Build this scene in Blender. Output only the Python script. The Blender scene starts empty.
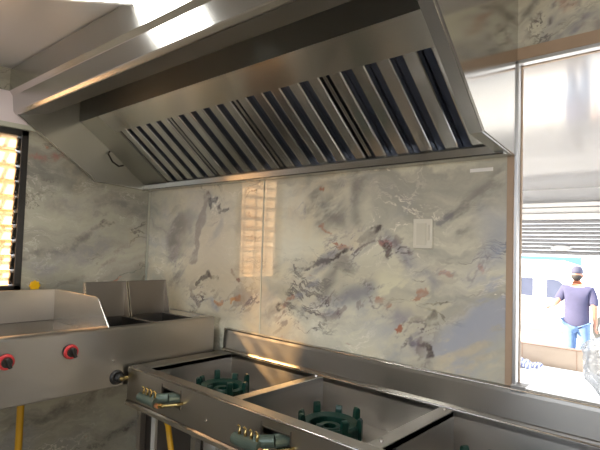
import bpy, bmesh, math, random
from mathutils import Vector, Matrix
C = bpy.context.scene.collection
random.seed(4)
PI = math.pi

# ------------------------------------------------------------------ materials
class NT:
    """small node-tree helper"""
    def __init__(s, name):
        s.m = bpy.data.materials.new(name); s.m.use_nodes = True
        s.t = s.m.node_tree; s.t.nodes.clear()
        s.out = s.t.nodes.new('ShaderNodeOutputMaterial')
    def n(s, typ, **kw):
        x = s.t.nodes.new(typ)
        for k, v in kw.items(): setattr(x, k, v)
        return x
    def set(s, sock, v):
        if hasattr(v, 'links') or isinstance(v, bpy.types.NodeSocket): s.t.links.new(v, sock)
        elif v is not None: sock.default_value = v
    def math(s, op, a, b=None, clamp=False):
        x = s.n('ShaderNodeMath', operation=op, use_clamp=clamp)
        s.set(x.inputs[0], a)
        if b is not None: s.set(x.inputs[1], b)
        return x.outputs[0]
    def vec(s, op, a, b=None, scale=None):
        x = s.n('ShaderNodeVectorMath', operation=op)
        s.set(x.inputs[0], a)
        if b is not None: s.set(x.inputs[1], b)
        if scale is not None: s.set(x.inputs['Scale'], scale)
        return x.outputs['Value'] if op in ('DOT_PRODUCT', 'LENGTH', 'DISTANCE') else x.outputs['Vector']
    def noise(s, v, scale, detail=4, rough=.55, dist=0.):
        x = s.n('ShaderNodeTexNoise')
        s.set(x.inputs['Vector'], v); x.inputs['Scale'].default_value = scale
        x.inputs['Detail'].default_value = detail; x.inputs['Roughness'].default_value = rough
        x.inputs['Distortion'].default_value = dist
        return x
    def ramp(s, f, a, b, lo=0., hi=1.):
        x = s.n('ShaderNodeMapRange', interpolation_type='SMOOTHSTEP')
        s.set(x.inputs['Value'], f); x.inputs['From Min'].default_value = a; x.inputs['From Max'].default_value = b
        x.inputs['To Min'].default_value = lo; x.inputs['To Max'].default_value = hi
        return x.outputs[0]
    def mix(s, f, a, b):
        x = s.n('ShaderNodeMix', data_type='RGBA')
        s.set(x.inputs[0], f); s.set(x.inputs[6], a); s.set(x.inputs[7], b)
        return x.outputs[2]
    def bsdf(s, **kw):
        b = s.n('ShaderNodeBsdfPrincipled')
        for k, v in kw.items(): s.set(b.inputs[k.replace('_', ' ')], v)
        s.t.links.new(b.outputs[0], s.out.inputs[0])
        return b

def c4(c): return (c[0], c[1], c[2], 1.)

def plain(name, col, rough=.5, metal=0., var=.12, scale=6., **kw):
    t = NT(name)
    tc = t.n('ShaderNodeTexCoord').outputs['Object']
    n = t.noise(tc, scale, 4).outputs['Fac']
    lo = tuple(c*(1-var) for c in col); hi = tuple(min(1, c*(1+var)) for c in col)
    t.bsdf(Base_Color=t.mix(n, c4(lo), c4(hi)), Roughness=rough, Metallic=metal, **kw)
    return t.m

def steel(name, col=(.56, .55, .53), rough=.27, stretch=(1, 30, 30), amp=.10, bump=.02, smudge=.12, tan=None):
    """brushed stainless sheet: fine streaks along one axis, soft hand smears in the gloss"""
    t = NT(name)
    tc = t.n('ShaderNodeTexCoord').outputs['Object']
    v = t.vec('MULTIPLY', tc, tuple(c*(4. if c > 5 else 1.5) for c in stretch))
    s1 = t.noise(v, 7., 3, .6).outputs['Fac']
    s2 = t.noise(tc, 2.6, 2, .5, .2).outputs['Fac']
    r = t.math('ADD', t.math('MULTIPLY', t.math('SUBTRACT', s1, .5), amp*.3), rough)
    r = t.math('ADD', r, t.math('MULTIPLY', t.math('SUBTRACT', s2, .45), smudge), clamp=True)
    lo = tuple(c*.98 for c in col); hi = tuple(min(1, c*1.02) for c in col)
    b = t.bsdf(Base_Color=t.mix(s1, c4(lo), c4(hi)), Roughness=r, Metallic=1.)
    if tan:
        b.inputs['Anisotropic'].default_value = .8
        tv = t.n('ShaderNodeCombineXYZ')
        for i in range(3): tv.inputs[i].default_value = tan[i]
        t.t.links.new(tv.outputs[0], b.inputs['Tangent'])
    if bump:
        bp = t.n('ShaderNodeBump'); bp.inputs['Strength'].default_value = bump; bp.inputs['Distance'].default_value = .02
        t.set(bp.inputs['Height'], s2); t.t.links.new(bp.outputs[0], b.inputs['Normal'])
    return t.m

def marble(name, axis, feats, base=1.0, attr=None):
    """glossy printed marble panel. feats: (ax,ay,bx,by,width,colour,strength,breakup)"""
    t = NT(name)
    tc = t.n('ShaderNodeTexCoord').outputs['Object']
    sp = t.n('ShaderNodeSeparateXYZ'); t.set(sp.inputs[0], tc)
    cb = t.n('ShaderNodeCombineXYZ')
    t.set(cb.inputs[0], sp.outputs[0] if axis == 'x' else sp.outputs[1]); t.set(cb.inputs[1], sp.outputs[2])
    p = cb.outputs[0]
    w1 = t.noise(p, 3., 5, .6).outputs['Color']
    w = t.vec('SCALE', t.vec('SUBTRACT', w1, (.5, .5, .5)), scale=.30)
    pw = t.vec('ADD', p, w)
    wf = t.noise(p, 9., 6, .65).outputs['Color']
    pf = t.vec('ADD', p, t.vec('SCALE', t.vec('SUBTRACT', wf, (.5, .5, .5)), scale=.13))
    # diagonal streak space
    mp = t.n('ShaderNodeMapping'); t.set(mp.inputs['Vector'], pw)
    mp.inputs['Rotation'].default_value = (0, 0, math.radians(-32)); mp.inputs['Scale'].default_value = (.7, 2.6, 1)
    q = mp.outputs[0]
    n1 = t.noise(q, 1.9, 9, .62, .5).outputs['Fac']
    col = t.mix(t.ramp(n1, .33, .62), c4((.33*base, .327*base, .285*base)), c4((.558*base, .548*base, .445*base)))
    n2 = t.noise(t.vec('ADD', pw, (3.1, 7.7, 0)), 2.3, 5, .6).outputs['Fac']
    col = t.mix(t.ramp(n2, .54, .72, 0, .5), col, c4((.34*base, .355*base, .40*base)))
    n3 = t.noise(t.vec('ADD', q, (9.1, 1.7, 0)), 2.6, 7, .65, .8).outputs['Fac']
    col = t.mix(t.ramp(n3, .56, .74, 0, .55), col, c4((.22*base, .205*base, .20*base)))
    n4 = t.noise(t.vec('ADD', pw, (-5.1, 2.7, 0)), 1.7, 5, .6).outputs['Fac']
    col = t.mix(t.ramp(n4, .53, .7, 0, .5), col, c4((.58*base, .50*base, .34*base)))
    # pale crackle
    n5 = t.noise(t.vec('ADD', q, (2.2, -4.4, 0)), 4.2, 8, .62, .4).outputs['Fac']
    rid = t.math('ABSOLUTE', t.math('SUBTRACT', n5, .5))
    n6 = t.noise(p, 2.1, 3).outputs['Fac']
    col = t.mix(t.math('MULTIPLY', t.ramp(rid, .018, 0), t.ramp(n6, .47, .62)), col, c4((.70*base, .67*base, .58*base)))
    # dark thin veins, only here and there
    n7 = t.noise(t.vec('ADD', q, (-7.2, 5.4, 0)), 2.4, 8, .62, .6).outputs['Fac']
    rid2 = t.math('ABSOLUTE', t.math('SUBTRACT', n7, .5))
    n8 = t.noise(t.vec('ADD', p, (4.4, .3, 0)), 2.7, 4).outputs['Fac']
    col = t.mix(t.math('MULTIPLY', t.ramp(rid2, .022, .002, 0, .8), t.ramp(n8, .52, .64)), col, c4((.10, .085, .08)))
    # small rust flecks
    n9 = t.noise(t.vec('ADD', q, (1.4, 8.3, 0)), 9., 3, .5).outputs['Fac']
    col = t.mix(t.math('MULTIPLY', t.ramp(n9, .71, .78, 0, .8), t.ramp(n8, .44, .58)), col, c4((.42, .16, .10)))
    if attr:
        at = t.n('ShaderNodeAttribute'); at.attribute_name = attr
        nb = t.noise(p, 26., 5, .7).outputs['Fac']
        col = t.mix(t.math('MULTIPLY', at.outputs['Alpha'], t.ramp(nb, .22, .5, .72, 1.)), col, at.outputs['Color'])
    brk = t.noise(p, 14., 6, .7).outputs['Fac']
    for (ax, ay, bx, by, wd, cc, st, br) in feats:
        d = Vector((bx-ax, by-ay, 0)); L2 = max(d.length_squared, 1e-6)
        pa = t.vec('SUBTRACT', pf if wd < .05 else pw, (ax, ay, 0))
        h = t.math('DIVIDE', t.vec('DOT_PRODUCT', pa, tuple(d)), L2, clamp=True)
        on = t.vec('SCALE', tuple(d), scale=h)
        dist = t.vec('LENGTH', t.vec('SUBTRACT', pa, on))
        m = t.ramp(dist, wd, wd*.12 if wd < .05 else 0, 0, st)
        m = t.math('MULTIPLY', m, t.ramp(brk, .5-br, .5+.12)) if br else m
        col = t.mix(m, col, c4(cc))
    t.bsdf(Base_Color=col, Roughness=.22, Specular_IOR_Level=.4, Coat_Weight=1., Coat_Roughness=.025, Coat_IOR=1.7)
    return t.m

M = {}
M['steel'] = steel('brushed_steel')
M['steel_hood'] = steel('hood_steel', (.52, .525, .51), .24, (1, 40, 40), .08, .05, .10, (0, 1, 1))
M['steel_inner'] = steel('hood_inner_steel', (.45, .46, .435), .30, (1, 30, 30), .08, .05, .10, (0, 1, 1))
M['steel_baffle'] = steel('baffle_panel_steel', (.74, .74, .70), .22, (1, 40, 40), .08, .05, .10, (0, 1, 1))
M['steel_end'] = steel('end_panel_steel', (.60, .595, .575), .14, (1, 1, 12), .05, .04, .08)
M['steel_filter'] = steel('filter_steel', (.74, .75, .74), .20, (1, 30, 30), .06, 0, .06)
M['steel_filter_shade'] = steel('shaded_filter_steel', (.08, .095, .14), .35, (1, 30, 30), .06, 0, .06)  # same steel darkened: shade in the gaps put into the colour
M['steel_counter'] = steel('counter_steel', (.40, .385, .36), .32, (1, 30, 30), .10, .05, .10, (0, 1, 1))
M['steel_station'] = steel('station_steel', (.42, .41, .385), .32, (25, 1, 25), .10, .05, .10, (1, 0, 1))
M['steel_edge'] = steel('bright_edge_steel', (.56, .54, .51), .24, (1, 8, 8), .06, 0, .05)
M['steel_well'] = steel('well_steel', (.52, .50, .47), .36, (4, 4, 4), .1, .05, .10, (0, 1, 1))
M['griddle'] = steel('griddle_plate_steel', (.36, .345, .32), .22, (6, 6, 6), .15, .12, .2)
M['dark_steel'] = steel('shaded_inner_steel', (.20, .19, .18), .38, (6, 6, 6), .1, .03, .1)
M['aluminium'] = steel('white_aluminium', (.58, .585, .59), .34, (20, 20, 1), .06, .01, .05)
M['ceiling_pvc'] = plain('ceiling_pvc', (.54, .54, .545), .28, 0, .05, 3)
M['porch_pvc'] = plain('porch_pvc', (.40, .395, .395), .10, 0, .03, 3)
M['pink_white'] = plain('painted_lintel', (.74, .66, .69), .45, 0, .05, 5)
M['wood_edge'] = plain('tan_edge_strip', (.42, .31, .22), .5, 0, .12, 14)
M['floor'] = plain('dark_floor_vinyl', (.24, .22, .20), .45, 0, .25, 8)
M['plaster'] = plain('painted_board', (.60, .56, .50), .5, 0, .06, 3)
M['dark_shade'] = plain('brown_shade', (.06, .052, .045), .55, 0, .2, 5)  # flat dark tone standing in for the shade under the counters
M['black'] = plain('black_plastic', (.012, .012, .012), .35)
M['black_frame'] = plain('black_frame_metal', (.018, .017, .016), .3, .0)
M['red'] = plain('red_plastic', (.50, .035, .04), .35)
M['yellow'] = plain('yellow_hose', (.50, .28, .01), .45)
M['yellow_bright'] = plain('yellow_handle', (.9, .52, .01), .35)
M['green'] = plain('green_enamel_iron', (.004, .042, .031), .36, 0, .35, 30)
M['green_dark'] = plain('dark_green_iron', (.02, .05, .042), .35, .3, .3, 30)
M['manifold'] = plain('grey_green_enamel', (.085, .12, .10), .28, .35, .25, 30)
M['brass'] = plain('brass', (.46, .35, .14), .25, 1., .1, 20)
M['copper'] = plain('copper', (.80, .42, .26), .28, 1., .1, 20)
M['grey_leg'] = plain('grey_painted_angle', (.48, .48, .46), .45, .2)
M['plate_white'] = plain('ivory_plastic', (.72, .70, .60), .35, 0, .03)
M['plate_mid'] = plain('ivory_plastic_insert', (.64, .62, .52), .4, 0, .03)
M['paper'] = plain('white_sticker', (.82, .82, .80), .55, 0, .03)
M['caulk'] = plain('pale_corner_bead', (.52, .53, .45), .4, 0, .06)
# outside
M['concrete'] = plain('pale_concrete', (.80, .79, .77), .8, 0, .04, 2)
M['tile_beige'] = plain('beige_tile', (.48, .37, .27), .5, 0, .10, 3)
M['shutter'] = plain('grey_shutter_slats', (.30, .30, .31), .45, .3, .06, 4)
M['beam'] = plain('white_painted_beam', (.80, .79, .78), .4, 0, .03)
M['porch_grey'] = plain('grey_painted_board', (.62, .62, .63), .5, 0, .03)
M['van_white'] = plain('white_car_paint', (.88, .88, .88), .25, 0, .02)
M['van_glass'] = plain('tinted_car_glass', (.06, .07, .11), .6, 0, .25, 2, Specular_IOR_Level=.1)
M['tyre'] = plain('tyre_rubber', (.03, .03, .03), .7)
M['blue_paint'] = plain('blue_painted_wall', (.03, .22, .34), .6, 0, .15, 1.5)
M['brown_paint'] = plain('brown_gate_paint', (.40, .24, .16), .6, 0, .2, 3)
M['skin'] = plain('skin', (.42, .20, .13), .5, 0, .08)
M['navy'] = plain('slate_blue_cotton', (.060, .060, .120), .85, 0, .2, 9)
M['denim'] = plain('faded_denim', (.14, .23, .40), .85, 0, .3, 6)
M['cap'] = plain('dark_cap_cotton', (.06, .06, .10), .8)
M['shoe'] = plain('shoe_leather', (.08, .07, .07), .6)
M['hair'] = plain('dark_hair', (.02, .016, .014), .7)
M['white_sole'] = plain('shoe_sole', (.7, .7, .7), .7)

def plastic_sheet():
    t = NT('clear_plastic_film')
    tc = t.n('ShaderNodeTexCoord').outputs['Object']
    n = t.noise(tc, 9, 6, .6, 1.).outputs['Fac']
    b = t.n('ShaderNodeBsdfPrincipled'); b.inputs['Base Color'].default_value = (.36, .36, .355, 1); b.inputs['Roughness'].default_value = .25
    tr = t.n('ShaderNodeBsdfTransparent')
    mx = t.n('ShaderNodeMixShader'); t.set(mx.inputs[0], t.ramp(n, .3, .7, .45, .95))
    t.t.links.new(tr.outputs[0], mx.inputs[1]); t.t.links.new(b.outputs[0], mx.inputs[2])
    t.t.links.new(mx.outputs[0], t.out.inputs[0]); return t.m
M['film'] = plastic_sheet()

def checked_cloth():
    t = NT('blue_checked_cloth')
    tc = t.n('ShaderNodeTexCoord').outputs['Object']
    w = t.n('ShaderNodeTexWave'); t.set(w.inputs[0], tc); w.inputs['Scale'].default_value = 7.; w.inputs['Distortion'].default_value = 9
    t.bsdf(Base_Color=t.mix(t.ramp(w.outputs['Fac'], .4, .6), c4((.72, .72, .74)), c4((.20, .22, .38))), Roughness=.9); return t.m
M['cloth'] = checked_cloth()

def amber_glass():
    """ribbed translucent amber louvre glass, back-lit by the daylight outside"""
    t = NT('amber_louvre_glass')
    tc = t.n('ShaderNodeTexCoord').outputs['Object']
    n = t.noise(tc, 5, 3).outputs['Fac']
    tl = t.n('ShaderNodeBsdfTranslucent'); t.set(tl.inputs[0], t.mix(n, c4((.84, .62, .44)), c4((.90, .72, .54))))
    gl = t.n('ShaderNodeBsdfGlossy'); gl.inputs['Roughness'].default_value = .12; gl.inputs[0].default_value = (.9, .9, .9, 1)
    tp = t.n('ShaderNodeBsdfTransparent'); tp.inputs[0].default_value = (.95, .78, .56, 1)
    m1 = t.n('ShaderNodeMixShader'); m1.inputs[0].default_value = .42
    m2 = t.n('ShaderNodeMixShader'); m2.inputs[0].default_value = .07
    t.t.links.new(tl.outputs[0], m1.inputs[1]); t.t.links.new(tp.outputs[0], m1.inputs[2])
    t.t.links.new(m1.outputs[0], m2.inputs[1]); t.t.links.new(gl.outputs[0], m2.inputs[2])
    t.t.links.new(m2.outputs[0], t.out.inputs[0]); return t.m
M['amber'] = amber_glass()

def emit(name, col, st):
    t = NT(name); e = t.n('ShaderNodeEmission'); e.inputs[0].default_value = c4(col); e.inputs[1].default_value = st
    t.t.links.new(e.outputs[0], t.out.inputs[0]); return t.m
M['lamp'] = emit('lamp_diffuser', (1, .97, .90), 18.)

# ------------------------------------------------------------------ mesh builder
class MB:
    def __init__(s): s.bm = bmesh.new()
    def box(s, x0, x1, y0, y1, z0, z1, rot=None, bev=0.):
        r = bmesh.ops.create_cube(s.bm, size=1.)
        vs = r['verts']
        bmesh.ops.scale(s.bm, vec=(abs(x1-x0), abs(y1-y0), abs(z1-z0)), verts=vs)
        if bev:
            es = list({e for v in vs for e in v.link_edges})
            b = bmesh.ops.bevel(s.bm, geom=es, offset=bev, segments=2, affect='EDGES', profile=.5)
            vs = list({v for f in b['faces'] for v in f.verts} | {v for v in vs if v.is_valid})
        if rot: bmesh.ops.rotate(s.bm, cent=(0, 0, 0), matrix=rot, verts=vs)
        bmesh.ops.translate(s.bm, vec=((x0+x1)/2, (y0+y1)/2, (z0+z1)/2), verts=vs)
        return s
    def cyl(s, p0, p1, r0, r1=None, seg=16, caps=True):
        p0, p1 = Vector(p0), Vector(p1); d = p1-p0
        r = bmesh.ops.create_cone(s.bm, cap_ends=caps, segments=seg, radius1=r0, radius2=r0 if r1 is None else r1, depth=d.length)
        m = Vector((0, 0, 1)).rotation_difference(d.normalized()).to_matrix().to_4x4()
        m.translation = (p0+p1)/2
        bmesh.ops.transform(s.bm, matrix=m, verts=r['verts']); return s
    def ball(s, p, r, sc=(1, 1, 1), seg=14):
        q = bmesh.ops.create_uvsphere(s.bm, u_segments=seg, v_segments=max(6, seg//2+1), radius=r)
        bmesh.ops.scale(s.bm, vec=sc, verts=q['verts']); bmesh.ops.translate(s.bm, vec=p, verts=q['verts']); return s
    def tube(s, pts, r, seg=8, closed=False):
        pts = [Vector(p) for p in pts]; n = len(pts); rings = []
        up = None
        for i, p in enumerate(pts):
            a = pts[(i-1) % n] if (i or closed) else p
            b = pts[(i+1) % n] if (i < n-1 or closed) else p
            t = (b-a).normalized()
            if up is None: up = t.orthogonal().normalized()
            up = (up - t*up.dot(t)).normalized(); side = t.cross(up)
            rr = r[i] if isinstance(r, (list, tuple)) else r
            rings.append([s.bm.verts.new(p + (up*math.cos(2*PI*k/seg) + side*math.sin(2*PI*k/seg))*rr) for k in range(seg)])
        for i in range(n if closed else n-1):
            A, B = rings[i], rings[(i+1) % n]
            for k in range(seg): s.bm.faces.new((A[k], A[(k+1) % seg], B[(k+1) % seg], B[k]))
        if not closed:
            s.bm.faces.new(rings[0][::-1]); s.bm.faces.new(rings[-1])
        return s
    def lathe(s, prof, cx, cy, seg=32, arc=None):
        """profile of (r, z) about a vertical axis, closed loop"""
        rings = []
        for k in range(seg):
            a = 2*PI*k/seg
            rings.append([s.bm.verts.new((cx+r*math.cos(a), cy+r*math.sin(a), z)) for r, z in prof])
        n = len(prof)
        for k in range(seg):
            A, B = rings[k], rings[(k+1) % seg]
            for i in range(n): s.bm.faces.new((A[i], B[i], B[(i+1) % n], A[(i+1) % n]))
        return s
    def prism(s, poly, lo, hi, axis='x'):
        """closed polygon extruded along an axis; poly in the two other coordinates"""
        def P(a, b, t): return {'x': (t, a, b), 'y': (a, t, b), 'z': (a, b, t)}[axis]
        A = [s.bm.verts.new(P(a, b, lo)) for a, b in poly]; B = [s.bm.verts.new(P(a, b, hi)) for a, b in poly]
        n = len(poly)
        s.bm.faces.new(A); s.bm.faces.new(B[::-1])
        for i in range(n): s.bm.faces.new((A[i], B[i], B[(i+1) % n], A[(i+1) % n]))
        return s
    def sheet(s, line, x0, x1, th, taper=0.):
        """folded sheet: polyline in (y,z) swept along x with thickness th"""
        n = len(line); off = []
        for i in range(n):
            a = Vector(line[max(i-1, 0)]); b = Vector(line[min(i+1, n-1)])
            t = (b-a).normalized(); off.append(Vector((-t.y, t.x))*th)
        poly = [tuple(p) for p in line] + [(line[i][0]+off[i].x, line[i][1]+off[i].y) for i in range(n-1, -1, -1)]
        A = [s.bm.verts.new((x0, y, z)) for y, z in poly]; B = [s.bm.verts.new((x1, y+taper, z)) for y, z in poly]
        m = len(poly)
        for i in range(m): s.bm.faces.new((A[i], B[i], B[(i+1) % m], A[(i+1) % m]))
        for i in range(n-1):
            s.bm.faces.new((A[i], A[i+1], A[m-2-i], A[m-1-i])); s.bm.faces.new((B[i+1], B[i], B[m-1-i], B[m-2-i]))
        return s
    def quad(s, a, b, c, d): s.bm.faces.new([s.bm.verts.new(p) for p in (a, b, c, d)]); return s
    def build(s, name, mat, parent=None, bev=0., smooth=False):
        bmesh.ops.recalc_face_normals(s.bm, faces=s.bm.faces)
        if parent is not None:
            r = parent
            o = Vector((0, 0, 0))
            while r is not None: o += Vector(r.location); r = r.parent
            bmesh.ops.translate(s.bm, vec=-o, verts=s.bm.verts)
        me = bpy.data.meshes.new(name); s.bm.to_mesh(me); s.bm.free()
        ob = bpy.data.objects.new(name, me); C.objects.link(ob); me.materials.append(mat)
        if parent is not None: ob.parent = parent
        if bev:
            b = ob.modifiers.new('bevel', 'BEVEL'); b.width = bev; b.segments = 2; b.limit_method = 'ANGLE'; b.angle_limit = .6
        if smooth:
            for p in me.polygons: p.use_smooth = True
        return ob

def tag(o, label, cat, group=None):
    o['label'] = label; o['category'] = cat
    if group: o['group'] = group
    return o
def thing(name, label, cat, loc=(0, 0, 0), group=None):
    o = bpy.data.objects.new(name, None); o.location = loc; o.empty_display_size = .1; C.objects.link(o)
    return tag(o, label, cat, group)
def struct(o): o['kind'] = 'structure'; return o

# ------------------------------------------------------------------ the room
CEIL = 2.337
XR = 3.9; YF = -2.9
grey = (.19, .18, .18); dk = (.09, .078, .075); rust = (.42, .15, .09); blue = (.34, .38, .48); cream = (.66, .62, .52); warm = (.62, .53, .36); char = (.14, .13, .135)
back_feats = [
    (2.06, 1.25, 2.10, 1.45, .17, (.40, .46, .60), .6, .02), (1.93, 1.15, 1.96, 1.28, .12, (.36, .42, .56), .65, .02), (2.07, 1.14, 2.1, 1.2, .07, (.62, .62, .44), .7, .1), (.62, 1.50, .75, 1.25, .30, (.66, .56, .38), .55, 0), (.95, 1.55, .9, 1.3, .2, (.64, .56, .40), .5, 0), (1.78, 1.34, 1.60, 1.22, .13, (.82, .79, .58), .7, .03), (1.90, 1.30, 1.82, 1.22, .07, (.84, .80, .58), .7, .03), (1.10, 1.62, 1.25, 1.55, .12, (.76, .73, .56), .5, .05),  # the two broad warm strokes paint the window's glow onto the wall
    (1.995, 1.10, 2.02, 1.36, .20, (.43, .46, .54), .6, .12), (2.07, 1.50, 2.11, 1.60, .10, blue, .6, 0),
    (1.55, 1.33, 1.75, 1.20, .20, (.62, .59, .45), .7, 0), (1.60, 1.18, 1.68, 1.12, .12, blue, .5, .2),
    (1.05, 1.30, 1.25, 1.24, .16, grey, .55, .22), (.95, 1.15, 1.20, 1.16, .10, warm, .6, 0),
    (.55, 1.60, .80, 1.35, .26, (.62, .56, .42), .65, 0), (.30, 1.62, .36, 1.42, .14, grey, .75, .2), (.40, 1.68, .30, 1.55, .09, grey, .5, .15),
    (1.38, 1.75, 1.45, 1.68, .10, grey, .75, .2), (1.57, 1.80, 1.56, 1.64, .07, char, .5, .2), (1.95, 1.60, 2.10, 1.74, .08, grey, .6, .1),
    (1.24, 1.36, 1.45, 1.44, .05, (.28, .28, .31), .7, .12), (1.45, 1.44, 1.60, 1.50, .05, (.30, .30, .34), .6, .12), (1.72, 1.29, 1.55, 1.17, .08, (.84, .82, .60), .65, .04), (1.15, 1.45, 1.0, 1.35, .10, (.80, .76, .56), .5, .05), (1.42, 1.30, 1.50, 1.40, .06, grey, .7, .25),
    (1.70, 1.50, 1.80, 1.38, .05, (.26, .26, .33), .7, .2), (1.40, 1.27, 1.62, 1.26, .07, (.24, .25, .30), .8, .2), (1.20, 1.28, 1.35, 1.22, .07, (.22, .21, .23), .8, .2),
    (1.22, 1.395, 1.43, 1.435, .014, char, .9, .06), (1.44, 1.44, 1.60, 1.56, .012, dk, .95, .05), (1.60, 1.56, 1.66, 1.575, .018, dk, .95, .05),
    (.50, 1.28, .60, 1.335, .018, dk, .8, .12), (.60, 1.335, .68, 1.30, .016, dk, .85, .1), (.46, 1.24, .53, 1.18, .020, (.25, .2, .17), .7, .1), (.66, 1.25, .72, 1.20, .05, (.30, .31, .38), .7, .15),
    (.57, 1.77, .60, 1.68, .018, dk, .9, .06), (.60, 1.73, .66, 1.72, .016, dk, .9, .06), (.66, 1.72, .68, 1.66, .016, dk, .9, .06), (.68, 1.66, .76, 1.67, .014, dk, .8, .08),
    (.56, 1.76, .46, 1.42, .035, (.24, .2, .18), .7, .2), (.64, 1.68, .60, 1.52, .05, (.36, .34, .33), .6, .2),
    (1.12, 1.25, 1.19, 1.20, .022, dk, .95, .06), (1.17, 1.20, 1.19, 1.12, .018, dk, .9, .06), (1.15, 1.24, 1.22, 1.27, .012, rust, .8, .1),
    (1.755, 1.205, 1.80, 1.17, .016, dk, .95, .05), (1.80, 1.17, 1.85, 1.17, .014, dk, .9, .05), (1.85, 1.17, 1.865, 1.11, .016, dk, .95, .05), (1.72, 1.19, 1.80, 1.14, .07, (.33, .31, .36), .8, .1),
    (1.735, 1.205, 1.755, 1.215, .011, rust, .9, 0), (1.35, 1.75, 1.37, 1.745, .012, rust, .8, .1), (1.80, 1.335, 1.84, 1.35, .013, rust, .7, .1), (1.65, 1.30, 1.68, 1.29, .013, rust, .75, .1),
    (1.67, 1.52, 1.70, 1.51, .013, (.32, .12, .12), .8, .1), (1.69, 1.50, 1.70, 1.47, .016, dk, .8, .1), (1.37, 1.57, 1.40, 1.56, .012, rust, .6, .1), (.80, 1.22, .86, 1.24, .013, (.60, .26, .08), .9, .1), (.66, 1.19, .72, 1.20, .011, (.55, .22, .08), .8, .1),
    (1.90, 1.415, 1.93, 1.40, .010, (.5, .26, .22), .6, .1), (2.03, 1.44, 2.04, 1.43, .010, (.5, .26, .22), .6, .1), (.80, 1.36, .85, 1.33, .016, (.22, .10, .08), .8, .1),
    (1.88, 1.59, 1.93, 1.62, .018, (.22, .22, .25), .7, .1), (1.85, 1.25, 1.88, 1.27, .018, dk, .7, .1),
    (2.28, 2.17, 2.42, 2.20, .07, (.20, .20, .26), .7, .1), (2.15, 2.29, 2.34, 2.30, .05, dk, .7, .15), (2.26, 2.28, 2.30, 2.25, .025, rust, .7, .1),
]
left_feats = [
    (-.66, 1.92, -.45, 1.96, .035, (.36, .14, .12), .75, .15), (-.70, 1.82, -.30, 1.86, .10, (.17, .165, .16), .6, .25),
    (-.70, 1.40, -.44, 1.45, .030, (.16, .14, .14), .8, .2), (-.44, 1.45, -.30, 1.60, .030, (.16, .14, .14), .8, .2), (-.62, 1.37, -.30, 1.47, .09, (.24, .24, .27), .7, .2),
    (-.31, 1.60, -.27, 1.53, .020, dk, .95, .05), (-.27, 1.59, -.22, 1.60, .018, dk, .9, .05), (-.33, 1.53, -.28, 1.51, .014, dk, .85, .05),
    (-.62, 1.23, -.36, 1.30, .022, (.2, .18, .17), .7, .15), (-.30, 1.33, -.12, 1.48, .025, (.2, .17, .17), .7, .15), (-.24, 1.72, -.05, 1.66, .06, grey, .7, .2),
    (-.58, 1.70, -.20, 1.72, .08, grey, .5, .2), (-.80, .50, -.45, .60, .05, (.15, .14, .13), .8, .2), (-.45, .60, -.10, .72, .09, (.16, .14, .13), .7, .2), (-.30, .36, -.05, .42, .03, dk, .8, .1),
]
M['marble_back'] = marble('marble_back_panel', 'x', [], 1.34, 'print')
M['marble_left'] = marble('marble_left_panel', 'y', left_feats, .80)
M['marble_plain'] = marble('marble_front_panel', 'x', [])

OX0, OX1, OZ0, OZ1 = 2.15, 3.35, 1.06, 2.112       # serving opening in the back wall
WT = .055
import numpy as np
def vnoise(x, y, seed):
    """smooth value noise on arrays"""
    g = np.random.RandomState(seed).rand(64, 64)
    xi = np.floor(x).astype(int); yi = np.floor(y).astype(int); fx = x-xi; fy = y-yi
    fx = fx*fx*(3-2*fx); fy = fy*fy*(3-2*fy)
    a = g[xi % 64, yi % 64]; b = g[(xi+1) % 64, yi % 64]; c = g[xi % 64, (yi+1) % 64]; d = g[(xi+1) % 64, (yi+1) % 64]
    return (a*(1-fx)+b*fx)*(1-fy)+(c*(1-fx)+d*fx)*fy
def fbm(x, y, sc, seed, oc=5, gain=.55):
    v = 0; a = 1.; tot = 0
    for o in range(oc): v = v+a*vnoise(x*sc*2**o+17.3*o, y*sc*2**o+5.1*o, seed+o); tot += a; a *= gain
    return v/tot
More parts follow.
